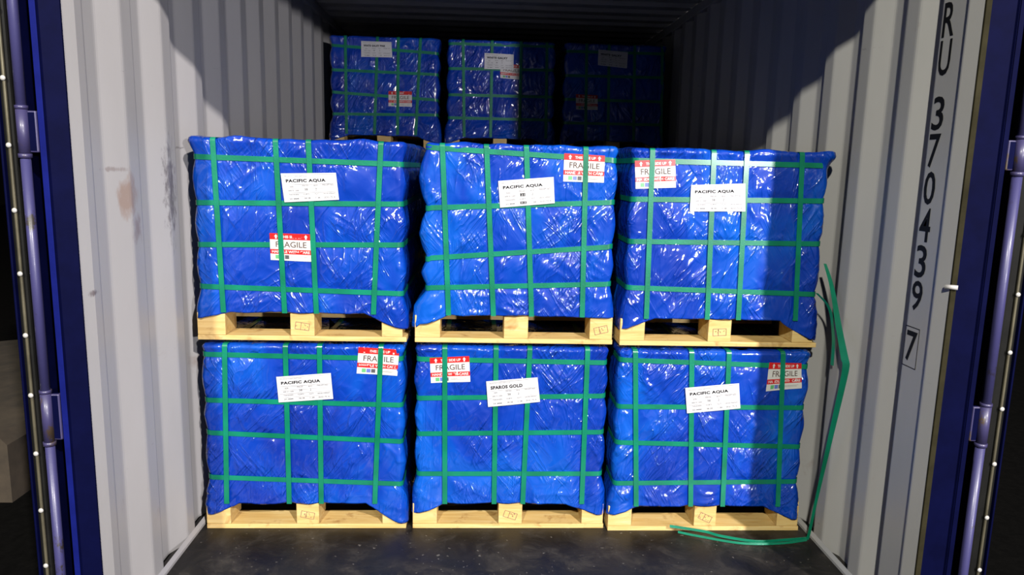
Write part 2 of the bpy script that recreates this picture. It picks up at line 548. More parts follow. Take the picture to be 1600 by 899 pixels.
# ------------------------------------------------------------------ lettering
_tc = {}
def text_mesh(s, bold=0.0, spacing=1.0):
    """2D triangles of a line of text scaled to the unit box, plus its aspect"""
    key = (s, bold, spacing)
    if key in _tc:
        return _tc[key]
    cu = bpy.data.curves.new('txt', 'FONT')
    cu.body = s; cu.offset = bold; cu.space_character = spacing; cu.resolution_u = 3
    o = bpy.data.objects.new('txt', cu)
    COL.objects.link(o)
    dg = bpy.context.evaluated_depsgraph_get()
    dg.update()
    me = bpy.data.meshes.new_from_object(o.evaluated_get(dg))
    v = np.array([p.co[:2] for p in me.vertices]); f = [tuple(p.vertices) for p in me.polygons]
    bpy.data.objects.remove(o); bpy.data.curves.remove(cu); bpy.data.meshes.remove(me)
    lo, hi = v.min(0), v.max(0)
    r = ((v - lo) / (hi - lo), f, (hi - lo)[0] / (hi - lo)[1])
    _tc[key] = r
    return r

class Print2D:
    """flat artwork in (u,v) unit coordinates, later mapped onto a sheet; layers lie a hair above each other"""
    def __init__(s):
        s.V = []; s.F = []; s.M = []; s.Lz = []
    def grid(s, u0, v0, u1, v1, mat, layer, nu=1, nv=1):
        b = len(s.V)
        for j in range(nv + 1):
            for i in range(nu + 1):
                s.V.append((u0 + (u1 - u0) * i / nu, v0 + (v1 - v0) * j / nv)); s.Lz.append(layer)
        for j in range(nv):
            for i in range(nu):
                a = b + j * (nu + 1) + i
                s.F.append((a, a + 1, a + nu + 2, a + nu + 1)); s.M.append(mat)
    def poly(s, pts, mat, layer):
        b = len(s.V)
        for p in pts:
            s.V.append(p); s.Lz.append(layer)
        s.F.append(tuple(range(b, b + len(pts)))); s.M.append(mat)
    def text(s, t, u0, v0, u1, v1, mat, layer, bold=0.0, sp=1.0):
        v, f, _ = text_mesh(t, bold, sp)
        b = len(s.V)
        for p in v:
            s.V.append((u0 + (u1 - u0) * p[0], v0 + (v1 - v0) * p[1])); s.Lz.append(layer)
        for q in f:
            s.F.append(tuple(b + i for i in q)); s.M.append(mat)

def shipping_art(title, n1='38', n2='2', boxed=False):
    P = Print2D()
    P.grid(0, 0, 1, 1, 0, 0, 14, 7)
    P.text('PRODUCT DESCRIPTION', 0.06, 0.875, 0.46, 0.915, 2, 1)
    w = 0.72 if len(title) > 9 else 0.5
    if 'SPAROS' in title: w = 0.62
    P.text(title, 0.075, 0.66, 0.075 + w, 0.795, 1, 1, 0.05, 1.10)
    for vv in (0.945, 0.60, 0.31):
        P.grid(0.03, vv, 0.97, vv + 0.006, 2, 1)
    for vv in (0.45, 0.17):
        P.grid(0.06, vv, 0.94, vv + 0.004, 2, 1)
    for t, u0, u1, v0 in (('SIZE', 0.13, 0.20, 0.50), ('PIECES', 0.36, 0.47, 0.53), ('BOX', 0.57, 0.64, 0.53), ('PALLET NO', 0.73, 0.93, 0.54),
                          ('600 X 1200', 0.10, 0.29, 0.37), ('THICKNESS', 0.10, 0.28, 0.23), ('SQ.MTR.', 0.36, 0.48, 0.23), ('SQ.FT.', 0.57, 0.66, 0.23), ('GROSS WEIGHT', 0.72, 0.95, 0.23),
                          ('20 MM', 0.10, 0.27, 0.08)):
        P.text(t, u0, v0, u1, v0 + 0.05, 2, 1, 0.01)
    if boxed:
        P.grid(0.38, 0.36, 0.47, 0.48, 1, 1)
        P.grid(0.37, 0.07, 0.49, 0.16, 1, 1)
        P.text(n1, 0.395, 0.375, 0.455, 0.465, 0, 2); P.text('38.38', 0.38, 0.085, 0.48, 0.145, 0, 2)
    else:
        P.text(n1, 0.39, 0.38, 0.45, 0.46, 1, 1); P.text('38.38', 0.37, 0.08, 0.48, 0.14, 1, 1)
    P.text(n2, 0.59, 0.38, 0.615, 0.46, 1, 1)
    P.text('1.38', 0.58, 0.08, 0.66, 0.14, 1, 1); P.text('20.01.75 X', 0.73, 0.08, 0.94, 0.14, 1, 1)
    return P

def fragile_art():
    P = Print2D()
    P.grid(0, 0, 1, 1, 0, 0, 12, 10)
    P.grid(0, 0.77, 1, 1, 1, 1, 8, 1)
    P.grid(0, 0.24, 1, 0.41, 1, 1, 8, 1)
    P.text('THIS SIDE UP', 0.27, 0.825, 0.78, 0.925, 0, 2, 0.03)
    P.text('FRAGILE', 0.14, 0.49, 0.88, 0.70, 2, 1, 0.006)
    P.text('HANDLE WITH CARE', 0.04, 0.275, 0.96, 0.375, 0, 2, 0.03)
    for c in (0.15, 0.87):
        P.poly([(c - 0.02, 0.80), (c + 0.02, 0.80), (c + 0.02, 0.88), (c + 0.045, 0.88), (c, 0.965), (c - 0.045, 0.88), (c - 0.02, 0.88)], 0, 2)
    P.grid(0.12, 0.06, 0.22, 0.20, 3, 1); P.grid(0.235, 0.06, 0.335, 0.20, 4, 1); P.grid(0.35, 0.06, 0.45, 0.20, 5, 1)
    P.grid(0.50, 0.145, 0.90, 0.152, 5, 1); P.grid(0.50, 0.105, 0.86, 0.112, 5, 1)
    return P

FRAG = fragile_art()

def sheet(name, P, quad, offs, mats, parent, eps=0.0003):
    """quad: TL,TR,BR,BL in local (x,z); offs(x,z) distance in front of the load's face"""
    TL, TR, BR, BL = [np.array(q) for q in quad]
    V = []
    for (u, v), l in zip(P.V, P.Lz):
        p = (1 - v) * ((1 - u) * BL + u * BR) + v * ((1 - u) * TL + u * TR)
        V.append((p[0], -(offs(p[0], p[1], u, v) + l * eps), p[1]))
    me = mesh_from(name, V, P.F, False, P.M)
    return linkobj(name, me, parent, mats)

# the container number painted down the first flat of the right wall
P = []
num = [('R', 1.775, 1.870), ('U', 1.669, 1.767), ('3', 1.517, 1.612), ('7', 1.411, 1.507), ('0', 1.304, 1.400), ('4', 1.195, 1.294), ('3', 1.088, 1.185), ('9', 0.988, 1.079), ('7', 0.832, 0.925)]
Vn = []; Fn = []
XW = 2.352 - 0.0008
for ch, z0, z1 in num:
    v, f, _ = text_mesh(ch, 0.012)
    b0 = len(Vn)
    yc, hw = 0.132, 0.026
    for p in v:
        Vn.append((XW, yc + hw - 2 * hw * p[0], z0 + (z1 - z0) * p[1]))
    for q in f:
        Fn.append(tuple(b0 + i for i in q))
def strip_rect(y0, y1, z0, z1):
    b0 = len(Vn)
    Vn.extend([(XW, y0, z0), (XW, y1, z0), (XW, y1, z1), (XW, y0, z1)]); Fn.append((b0, b0 + 1, b0 + 2, b0 + 3))
for a in ((0.098, 0.1005, 0.814, 0.938), (0.1655, 0.168, 0.814, 0.938), (0.098, 0.168, 0.814, 0.8165), (0.098, 0.168, 0.9355, 0.938)):
    strip_rect(*a)
linkobj('container_number', mesh_from('container_number', Vn, Fn), wr_, [MINK])

# ------------------------------------------------------------------ numeric noise for the film's folds
def _hash(ix, iy, seed):
    h = (ix.astype(np.int64) * 374761393 + iy.astype(np.int64) * 668265263 + seed * 974634777) & 0xffffffff
    h = ((h ^ (h >> 13)) * 1274126177) & 0xffffffff
    h = h ^ (h >> 16)
    return h
def gnoise(x, y, seed):
    ix = np.floor(x); iy = np.floor(y)
    fx = x - ix; fy = y - iy
    u = fx * fx * fx * (fx * (fx * 6 - 15) + 10); v = fy * fy * fy * (fy * (fy * 6 - 15) + 10)
    def g(dx, dy):
        a = _hash(ix + dx, iy + dy, seed).astype(float) / 4294967296.0 * 2 * np.pi
        return np.cos(a) * (fx - dx) + np.sin(a) * (fy - dy)
    return ((g(0, 0) * (1 - u) + g(1, 0) * u) * (1 - v) + (g(0, 1) * (1 - u) + g(1, 1) * u) * v) * 1.5
def folds(s, z, seed, dirs=((0.95, 1.0), (-0.7, 0.8), (1.5, 0.6))):
    """sharp creases running in a few directions, patchy; roughly 0..1"""
    out = np.zeros_like(s)
    wx = s + 0.035 * gnoise(s * 7, z * 7, seed + 50); wz = z + 0.035 * gnoise(s * 7 + 9, z * 7, seed + 51)
    for k, (th, w) in enumerate(dirs):
        a = np.cos(th) * wx + np.sin(th) * wz; c = -np.sin(th) * wx + np.cos(th) * wz
        n = gnoise(a * 2.6, c * 13.0, seed + k * 7)
        r = np.clip(1 - np.abs(n) * 2.9, 0, 1) ** 1.8
        msk = np.clip(gnoise(s * 4.3 + k * 3, z * 4.3, seed + 31 + k) * 2.2 + 0.35, 0, 1)
        out += w * r * msk
    return out

# ------------------------------------------------------------------ strapped, film-wrapped loads
DL = 0.95      # depth of a load
ZT = 0.7235    # top of the load's film

class Load:
    def __init__(s, W_, spec, seed, amp=1.0, high=False, hemL=0.07, hemR=0.05, inL=0.014, inR=0.014, earR=0.0, earL=0.0, sideL=1.0, res=0.005, hemM=0.105, dirs=((0.95, 1.0), (-0.7, 0.8), (1.5, 0.6))):
        s.W = W_; s.v = spec['v']; s.h = spec['h']; s.seed = seed; s.amp = amp; s.high = high
        s.hemL, s.hemR, s.inL, s.inR, s.earR, s.earL, s.res, s.hemM, s.sideL = hemL, hemR, inL, inR, earR, earL, res, hemM, sideL
        s.dirs = dirs
        s.quads = [np.array(spec['label']), np.array(spec['frag'])]
    def vx(s, a, z):
        t = (z - 0.12) / (0.725 - 0.12)
        return a[1] + (a[0] - a[1]) * t
    def hz(s, a, x):
        return a[0] + (a[1] - a[0]) * np.clip(x / s.W, 0, 1)
    def dstrap(s, x, z, front):
        d = np.full(np.shape(x), 9.0)
        for a in s.h:
            d = np.minimum(d, np.maximum(0, np.abs(z - s.hz(a, x)) - 0.011))
        dh = d.copy()
        dv = np.full(np.shape(x), 9.0)
        for a in s.v:
            dv = np.minimum(dv, np.maximum(0, np.abs(x - s.vx(a, z)) - 0.012))
        if front is True:
            d = np.minimum(dh, dv)
        else:
            d = np.where(front, np.minimum(dh, dv), dh)
        return d, dv
    def pillow(s, x, z):
        d, _ = s.dstrap(np.asarray(x, float), np.asarray(z, float), True)
        return 0.0065 * (1 - np.exp(-d / 0.03))
    def build(s, root):
        W_, D = s.W, DL
        xl, xr = s.inL, W_ - s.inR
        r = 0.018
        pts = []   # (x,y,nx,ny,side,svar)
        def seg(p, q, n, step, side):
            L_ = math.hypot(q[0] - p[0], q[1] - p[1]); k = max(2, int(round(L_ / step)))
            for i in range(k):
                t = i / k
                pts.append((p[0] + (q[0] - p[0]) * t, p[1] + (q[1] - p[1]) * t, n[0], n[1], side))
        def arc(c, a0, a1, k, side):
            for i in range(k):
                a = a0 + (a1 - a0) * i / k
                pts.append((c[0] + r * math.cos(a), c[1] + r * math.sin(a), math.cos(a), math.sin(a), side))
        st = s.res
        hp = math.pi / 2
        seg((xl + r, 0), (xr - r, 0), (0, -1), st, 0)
        arc((xr - r, r), -hp, 0, 5, 1)
        seg((xr, r), (xr, D - r), (1, 0), st * 2, 1)
        arc((xr - r, D - r), 0, hp, 4, 2)
        seg((xr - r, D), (xl + r, D), (0, 1), 0.03, 2)
        arc((xl + r, D - r), hp, 2 * hp, 4, 3)
        seg((xl, D - r), (xl, r), (-1, 0), st * 2, 3)
        arc((xl + r, r), 2 * hp, 3 * hp, 5, 3)
        A = np.array(pts, float)
        n = len(A)
        px, py, nx, ny, side = A.T
        front = side == 0
        # arclength-like coordinate for folds
        sv = np.where(side == 0, px, np.where(side == 1, W_ + py, np.where(side == 2, W_ + D + (W_ - px), -py)))
        fw = np.clip(-ny, 0, 1)           # how much a point faces front
        # hem height
        e = np.minimum(1, np.maximum(0, (0.125 - px) / 0.125)) * (fw > 0) ; e2 = np.minimum(1, np.maximum(0, (px - (W_ - 0.15)) / 0.135)) * (fw > 0)
        hem = s.hemM + 0.004 * gnoise(sv * 9, sv * 0 + s.seed, s.seed)
        hem = hem - (s.hemM - s.hemL) * e ** 0.85 - (s.hemM - s.hemR) * e2 ** 0.8
        hem = np.where((side == 3) & (fw < 0.5), s.hemL, hem); hem = np.where((side == 1) & (fw < 0.5), s.hemR, hem)
        hem = np.where(side == 2, 0.10, hem)
        zt = ZT - 0.012
        nz = int(round((zt - 0.11) / st))
        T = np.linspace(0, 1, nz + 1)[:, None]
        Z = hem[None, :] + (zt - hem[None, :]) * T
        X = np.repeat(px[None, :], nz + 1, 0); SV = np.repeat(sv[None, :], nz + 1, 0)
        FR = np.repeat(front[None, :], nz + 1, 0); FW = np.repeat(fw[None, :], nz + 1, 0)
        d, dv = s.dstrap(X, Z, FR)
        pin = 1 - np.exp(-d / 0.016)
        Aside = 0.014 * s.amp * np.where(px < s.W / 2, s.sideL, 1.0)[None, :]
        pil = (0.0065 * (1 - np.exp(-d / 0.03))) * FW + (Aside * (1 - np.exp(-d / 0.05))) * (1 - FW)
        # folds
        seed = s.seed
        fo = folds(SV, Z, seed, s.dirs)
        fine = gnoise(SV * 30, Z * 30, seed + 3) * 0.0004 + gnoise(SV * 9, Z * 9, seed + 4) * 0.0026
        hb = np.minimum(s.h[-1][0], s.h[-1][1]); ht = np.maximum(s.h[0][0], s.h[0][1])
        low = np.clip((hb - Z) / 0.02, 0, 1); top = np.clip((Z - ht) / 0.02, 0, 1)
        gath = folds(SV, Z, seed + 11, ((0.12, 1.0), (0.5, 0.8), (-0.35, 0.7)))
        q = np.ones_like(X)
        for Q in s.quads:
            x0, x1 = Q[:, 0].min() - 0.012, Q[:, 0].max() + 0.012; z0, z1 = Q[:, 1].min() - 0.012, Q[:, 1].max() + 0.012
            dd = np.maximum(np.maximum(x0 - X, X - x1), np.maximum(z0 - Z, Z - z1))
            q = np.minimum(q, np.where(FR, np.clip(dd / 0.012 + 0.05, 0.05, 1), 1))
        wr = (fo * 0.0062 * (1 - low) + gath * 0.0060 * low + fine) * (0.4 + 0.6 * FW)
        off = pil + wr * pin * q * s.amp
        # skirt flares slightly, most at the corners
        cor = np.clip(1 - np.minimum(px - xl, xr - px) / 0.10, 0, 1)[None, :]
        low2 = np.clip((hb - 0.01 - Z) / 0.06, 0, 1)
        off = off + low2 * (0.003 + (0.004) * (1 - FW) * np.where(px < s.W / 2, s.sideL ** 2, 1.0)[None, :]) * pin
        # lip round the top
        pinv = 1 - np.exp(-np.where(FR, dv, 0.03) / 0.03)
        tl = np.clip((Z - (zt - 0.035)) / 0.035, 0, 1)
        off = off + tl * (0.006 + 0.004 * gnoise(SV * 14, Z * 5, seed + 8)) * pinv * (0.1 + 0.9 * q)
        if s.earR:
            ee = np.clip(1 - np.abs(SV - (W_ + 0.01)) / 0.06, 0, 1) * np.exp(-((Z - (zt - 0.002)) / 0.035) ** 2)
            off = off + s.earR * ee
        if s.earL:
            ee = np.clip(1 - np.abs(SV + 0.01) / 0.06, 0, 1) * np.exp(-((Z - (zt - 0.002)) / 0.035) ** 2)
            off = off + s.earL * ee
        VX = X + nx[None, :] * off; VY = np.repeat(py[None, :], nz + 1, 0) + ny[None, :] * off
        rows = [np.stack([VX[i], VY[i], Z[i]], 1) for i in range(nz + 1)]
        # tucked-under hem
        und = rows[0].copy(); und[:, 0] -= nx * 0.006; und[:, 1] -= ny * 0.006; und[:, 2] += 0.004
        # cap
        topn = gnoise(sv * 6, sv * 0 + 2.2, seed + 5)
        hi = 0.012 if s.high else 0.003
        last = rows[-1]
        caps = []
        for (ins, dz) in ((0.004, 0.007), (0.012, 0.0115), (0.025, 0.0125), (0.06, 0.012), (0.12, 0.012), (0.2, 0.012), (0.3, 0.012)):
            c = last.copy()
            c[:, 0] -= nx * ins; c[:, 1] -= ny * ins
            # clamp inside
            c[:, 0] = np.clip(c[:, 0], min(xl + ins, W_ / 2) - 0.03, max(xr - ins, W_ / 2) + 0.03)
            bumpz = hi * np.clip(0.5 + 0.9 * gnoise(c[:, 0] * 9, c[:, 1] * 5 + 3, seed + 6) , 0, 1)
            pz = 1 - np.exp(-np.array([min(abs(cx_ - a[0]) for a in s.v) for cx_ in c[:, 0]]) / 0.035)
            c[:, 2] = zt + dz - 0.001 + bumpz * pz
            caps.append(c)
        allr = [und] + rows + caps
        V = np.concatenate(allr + [np.array([[W_ / 2, D / 2, zt + 0.011]])], 0)
        R_ = len(allr)
        Fc = []
        for i in range(R_ - 1):
            for j_ in range(n):
                k = (j_ + 1) % n
                Fc.append((i * n + j_, i * n + k, (i + 1) * n + k, (i + 1) * n + j_))
        ct = R_ * n
        for j_ in range(n):
            Fc.append(((R_ - 1) * n + j_, (R_ - 1) * n + (j_ + 1) % n, ct))
        me = mesh_from('plastic_wrap', V, Fc, True)
        return linkobj('plastic_wrap', me, root, [MW])

def ribbon(name, pts, wids, mat, parent=None, th=0.0012, closed=False, smooth=True):
    """pts: centre line; wids: half-width vectors; solid band"""
    n = len(pts); V = []; Fc = []
    P_ = [Vector(p) for p in pts]
    for i in range(n):
        a = P_[(i - 1) % n] if (closed or i > 0) else P_[i]
        c = P_[(i + 1) % n] if (closed or i < n - 1) else P_[i]
        t = (c - a).normalized(); w = Vector(wids[i])
        nn = t.cross(w).normalized() * th * 0.5
        for q in (P_[i] - w - nn, P_[i] + w - nn, P_[i] + w + nn, P_[i] - w + nn):
            V.append(tuple(q))
    m = n if closed else n - 1
    for i in range(m):
        j = (i + 1) % n
        for k in range(4):
            l = (k + 1) % 4
            Fc.append((i * 4 + k, i * 4 + l, j * 4 + l, j * 4 + k))
    if not closed:
        Fc.append((0, 1, 2, 3)); Fc.append(((n - 1) * 4 + 3, (n - 1) * 4 + 2, (n - 1) * 4 + 1, (n - 1) * 4))
    me = mesh_from(name, V, Fc, False)
    bm = bmesh.new(); bm.from_mesh(me); bmesh.ops.recalc_face_normals(bm, faces=bm.faces); bm.to_mesh(me); bm.free()
    return linkobj(name, me, parent, [mat])

def straps(load, root):
    W_, D = load.W, DL
    xl, xr = load.inL, load.W - load.inR
    o1 = 0.0030
    hw = 0.0092
    for a in load.h:
        pts = []; 
        r = 0.018 + o1
        def z_at(x): return float(load.hz(a, x))
        xs = np.linspace(xl + 0.018, xr - 0.018, 26)
        for x in xs: pts.append((x, -o1, z_at(x)))
        for k in range(1, 5):
            an = -math.pi / 2 + k * math.pi / 10
            pts.append((xr - 0.018 + r * math.cos(an), 0.018 + r * math.sin(an), a[1]))
        for y_ in np.linspace(0.018, D - 0.018, 8): pts.append((xr + o1, y_, a[1]))
        for k in range(1, 5):
            an = k * math.pi / 10
            pts.append((xr - 0.018 + r * math.cos(an), D - 0.018 + r * math.sin(an), a[1]))
        for x in np.linspace(xr - 0.018, xl + 0.018, 6): pts.append((x, D + o1, z_at(x)))
        for k in range(1, 5):
            an = math.pi / 2 + k * math.pi / 10
            pts.append((xl + 0.018 + r * math.cos(an), D - 0.018 + r * math.sin(an), a[0]))
        for y_ in np.linspace(D - 0.018, 0.018, 8): pts.append((xl - o1, y_, a[0]))
        for k in range(1, 5):
            an = math.pi + k * math.pi / 10
            pts.append((xl + 0.018 + r * math.cos(an), 0.018 + r * math.sin(an), a[0]))
        ribbon('strapping_band', pts, [(0, 0, hw)] * len(pts), MS, root, closed=True)
    o2 = 0.0064
    zt = ZT + 0.0015
    for a in load.v:
        xt, xb = float(a[0]), float(a[1])
        fx = lambda z: float(load.vx(a, z))
        pts = []
        for z in np.linspace(0.104, zt - 0.012, 20): pts.append((fx(z), -o2, z))
        for k in range(1, 6):
            an = k * math.pi / 12
            pts.append((xt, -o2 + 0.012 * (1 - math.cos(an)), zt - 0.012 + 0.012 * math.sin(an)))
        for y_ in np.linspace(0.03, D - 0.03, 10): pts.append((xt, y_, zt))
        for k in range(1, 6):
            an = math.pi / 2 - k * math.pi / 12
            pts.append((xt, D + o2 - 0.012 * (1 - math.cos(an)), zt - 0.012 + 0.012 * math.sin(an)))
        for z in np.linspace(zt - 0.012, 0.11, 8): pts.append((xt, D + o2, z))
        for k, y_ in enumerate(np.linspace(D - 0.01, 0.012, 6)): pts.append((xt + (xb - xt) * k / 5, y_, 0.1185))
        ribbon('strapping_band', pts, [(hw, 0, 0)] * len(pts), MS, root, closed=True)

def stamp(x, z, w, h, parent, rng):
    """burnt inspection stamp: outline, rules and a few strokes on the block's end"""
    V = []; Fc = []
    def ln(p, q, t=0.0009):
        p = Vector(p); q = Vector(q); d = (q - p).normalized(); nn = Vector((-d.y, d.x)) * t
        b0 = len(V)
        for c in (p - nn, q - nn, q + nn, p + nn):
            V.append((c.x, -0.0008, c.y))
        Fc.append((b0, b0 + 1, b0 + 2, b0 + 3))
    a = rng.uniform(-0.5, 0.3)
    ca, sa = math.cos(a), math.sin(a)
    T = lambda u, v: (x + ca * u * w - sa * v * h, z + sa * u * w + ca * v * h)
    ln(T(-.5, -.5), T(.5, -.5)); ln(T(.5, -.5), T(.5, .5)); ln(T(.5, .5), T(-.5, .5)); ln(T(-.5, .5), T(-.5, -.5)); ln(T(-.1, -.5), T(-.1, .5))
    for k in range(7):
        u = rng.uniform(-.4, .4); v = rng.uniform(-.35, .35)
        ln(T(u, v), T(u + rng.uniform(-.12, .12), v + rng.uniform(-.2, .2)), 0.0011)
    me = mesh_from('stamp_mark', V, Fc)
    return linkobj('stamp_mark', me, parent, [MSTAMP])

def pallet(W_, root, rng, blocks, stamps=()):
    D = DL
    b = MB()
    ys = np.linspace(0.0, D - 0.10, 7)
    for y_ in ys:
        b.box(0.002, W_ - 0.002, y_ + 0.0085, y_ + 0.10, 0.1022, 0.1165, 0.0015)
    p = b.build('pallet', MWD, root)
    for y0, y1 in ((0.0, 0.115), (D / 2 - 0.06, D / 2 + 0.06), (D - 0.12, D)):
        b = MB(); b.box(0.0, W_ + 0.0, y0, y1, 0.0, 0.018, 0.002); b.build('bottom_board', MWD, p)
    k = 0
    for (x0, x1) in blocks:
        for y0, y1 in ((0.001, 0.125), (D / 2 - 0.07, D / 2 + 0.07), (D - 0.13, D)):
            b = MB(); b.box(x0, x1, y0, y1, 0.0182, 0.1020, 0.0025)
            o = b.build('block', MWD, p)
            if y0 < 0.01 and k in stamps:
                stamp((x0 + x1) / 2, 0.055, 0.05, 0.026, o, rng)
        k += 1
    return p

DATA = {
'UL': {'x': (0.03, 0.785), 'zb': 0.738, 'y': 0.68, 'v': [(0.0852, 0.0974), (0.3003, 0.3154), (0.414, 0.4293), (0.6665, 0.6362)], 'h': [(0.6568, 0.6465), (0.4966, 0.5067), (0.3481, 0.3603), (0.1983, 0.1812)], 'label': [(0.3165, 0.6053), (0.5085, 0.612), (0.5183, 0.5178), (0.3271, 0.5046)], 'frag': [(0.27, 0.3944), (0.4166, 0.3927), (0.4168, 0.2934), (0.2716, 0.2978)]},
'UM': {'x': (0.815, 1.55), 'zb': 0.738, 'y': 0.68, 'v': [(0.0963, 0.1231), (0.252, 0.2876), (0.3936, 0.4282), (0.6068, 0.617)], 'h': [(0.7104, 0.6782), (0.4932, 0.5299), (0.3101, 0.3691), (0.2036, 0.23)], 'label': [(0.2958, 0.5965), (0.4936, 0.6153), (0.5006, 0.5221), (0.3048, 0.5019)], 'frag': [(0.5295, 0.6997), (0.6758, 0.6945), (0.6756, 0.5989), (0.5287, 0.6002)]},
'UR': {'x': (1.575, 2.325), 'zb': 0.738, 'y': 0.67, 'v': [(0.0846, 0.0947), (0.3073, 0.3237), (0.4277, 0.4413), (0.6297, 0.6578)], 'h': [(0.6805, 0.6783), (0.5425, 0.5515), (0.3898, 0.3941), (0.2197, 0.2044)], 'label': [(0.2306, 0.598), (0.4287, 0.6082), (0.4353, 0.5078), (0.2311, 0.5036)], 'frag': [(0.0224, 0.6795), (0.168, 0.6875), (0.1765, 0.5876), (0.0299, 0.5798)]},
'LL': {'x': (0.03, 0.783), 'zb': 0, 'y': 0.68, 'v': [(0.0966, 0.0803), (0.3147, 0.313), (0.4382, 0.4332), (0.6619, 0.6356)], 'h': [(0.6845, 0.6741), (0.5105, 0.4961), (0.385, 0.3528), (0.2098, 0.1827)], 'label': [(0.2793, 0.6031), (0.4781, 0.6198), (0.4858, 0.5206), (0.2858, 0.5049)], 'frag': [(0.58, 0.7183), (0.7287, 0.7104), (0.7214, 0.6105), (0.5719, 0.6183)]},
'LM': {'x': (0.808, 1.549), 'zb': 0, 'y': 0.68, 'v': [(0.1182, 0.1232), (0.3081, 0.312), (0.4339, 0.423), (0.6501, 0.6516)], 'h': [(0.6748, 0.6682), (0.5236, 0.5391), (0.3842, 0.3955), (0.2247, 0.227)], 'label': [(0.2731, 0.5934), (0.4648, 0.611), (0.4773, 0.5153), (0.282, 0.4936)], 'frag': [(0.0627, 0.68), (0.2084, 0.6889), (0.2143, 0.5904), (0.0679, 0.584)]},
'LR': {'x': (1.562, 2.318), 'zb': 0, 'y': 0.66, 'v': [(0.0715, 0.1054), (0.2841, 0.3185), (0.426, 0.4446), (0.6318, 0.6627)], 'h': [(0.686, 0.666), (0.5042, 0.5049), (0.3624, 0.3478), (0.1969, 0.2068)], 'label': [(0.2665, 0.5817), (0.4711, 0.6011), (0.4835, 0.5029), (0.2803, 0.4811)], 'frag': [(0.5827, 0.6822), (0.706, 0.681), (0.7148, 0.5833), (0.5772, 0.5694)]},
'B1': {'x': (0.058, 0.785), 'zb': 1.476, 'y': 2.975, 'v': [(0.1122, 0.1123), (0.3184, 0.295), (0.4521, 0.4453), (0.5953, 0.5657)], 'h': [(0.6609, 0.6289), (0.5081, 0.4959), (0.3677, 0.3332), (0.2275, 0.2384)], 'label': [(0.2139, 0.6907), (0.407, 0.6908), (0.4128, 0.5951), (0.2128, 0.5931)], 'frag': [(0.3871, 0.3825), (0.5392, 0.3848), (0.5393, 0.2868), (0.3867, 0.2867)]},
'B2': {'x': (0.815, 1.545), 'zb': 1.476, 'y': 2.975, 'v': [(0.1133, 0.1275), (0.3018, 0.3026), (0.4918, 0.4944), (0.6597, 0.6702)], 'h': [(0.6942, 0.6962), (0.5374, 0.5464), (0.3711, 0.3747), (0.2233, 0.2258)], 'label': [(0.2537, 0.6413), (0.4442, 0.637), (0.4444, 0.542), (0.2534, 0.5404)], 'frag': [(0.3574, 0.5799), (0.5005, 0.572), (0.5029, 0.4786), (0.3594, 0.4867)]},
'B3': {'x': (1.585, 2.28), 'zb': 1.476, 'y': 2.975, 'v': [(0.1509, 0.1668), (0.2988, 0.3179), (0.4686, 0.4912), (0.6517, 0.6781)], 'h': [(0.6697, 0.6715), (0.5154, 0.5201), (0.3639, 0.3637), (0.2106, 0.2132)], 'label': [(0.229, 0.6858), (0.4248, 0.6739), (0.4235, 0.5722), (0.229, 0.5868)], 'frag': [(0.0919, 0.3986), (0.2373, 0.3945), (0.2414, 0.2994), (0.0957, 0.2996)]},
}
MATS_LABEL = [MPAPER, MINK, MINKG]
MATS_FRAG = [MSTK, MRED, MINKB, MGRN, MBLU, MINKG]

def make_load(key, label, art, seed, blocks, stamps=(), group=None, dx=0.0, **kw):
    d = DATA[key]
    W_ = d['x'][1] - d['x'][0]
    root = bpy.data.objects.new('wrapped_pallet_load', None)
    COL.objects.link(root)
    root.empty_display_size = 0.1
    root['label'] = label; root['category'] = 'pallet load'
    root['group'] = group or 'blue wrapped pallet loads'
    rng = random.Random(seed)
    ld = Load(W_, d, seed, **kw)
    pallet(W_, root, rng, blocks, stamps)
    ld.build(root)
    straps(ld, root)
    def lo(x, z, u, v):
        return 0.0092 + 0.0012 * math.sin(5 * u + seed) * math.sin(3 * v + seed * 2)
    sheet('shipping_label', art, d['label'], lo, MATS_LABEL, root)
    fr = [list(q) for q in d['frag']]
    sheet('fragile_sticker', FRAG, fr, lambda x, z, u, v: max(0.0046, 0.0014 + float(ld.pillow(x, z))), MATS_FRAG, root, eps=0.00022)
    root.location = (d['x'][0], d['y'], d['zb'])
    return root

AQ = 'PACIFIC AQUA'
BL = ((0.0, 0.098), (0.333, 0.420), (0.660, 0.745))
make_load('UL', 'upper front pallet load by the left wall, fragile sticker below its white label', shipping_art(AQ), 11, ((0, 0.10), (0.333, 0.42), (0.664, 0.740)), (1,), hemL=0.078, hemR=0.048, inL=0.014, inR=0.014, earL=0.008, high=True)
make_load('UM', 'upper middle front pallet load in blue film, fragile sticker at its upper right', shipping_art(AQ, '21', '2', True), 23, ((0, 0.093), (0.328, 0.418), (0.648, 0.733)), (2,), hemL=0.055, hemR=0.100, inL=0.040, inR=0.016, sideL=2.2, high=True)
make_load('UR', 'upper front pallet load by the right wall, fragile sticker at its upper left', shipping_art(AQ), 37, ((0, 0.093), (0.333, 0.42), (0.655, 0.735)), (1,), hemL=0.057, hemR=0.026, inL=0.018, inR=0.018, earR=0.022, high=True)
make_load('LL', 'lower front pallet load by the left wall, fragile sticker at its upper right', shipping_art(AQ), 41, ((0, 0.09), (0.337, 0.422), (0.662, 0.748)), (1,), hemL=0.05, hemR=0.020, inL=0.014, inR=0.014)
make_load('LM', 'lower middle front pallet load in blue film, fragile sticker at its upper left', shipping_art('SPAROS GOLD'), 59, ((0, 0.093), (0.33, 0.422), (0.654, 0.738)), (1,), hemL=0.06, hemR=0.055, inL=0.016, inR=0.016)
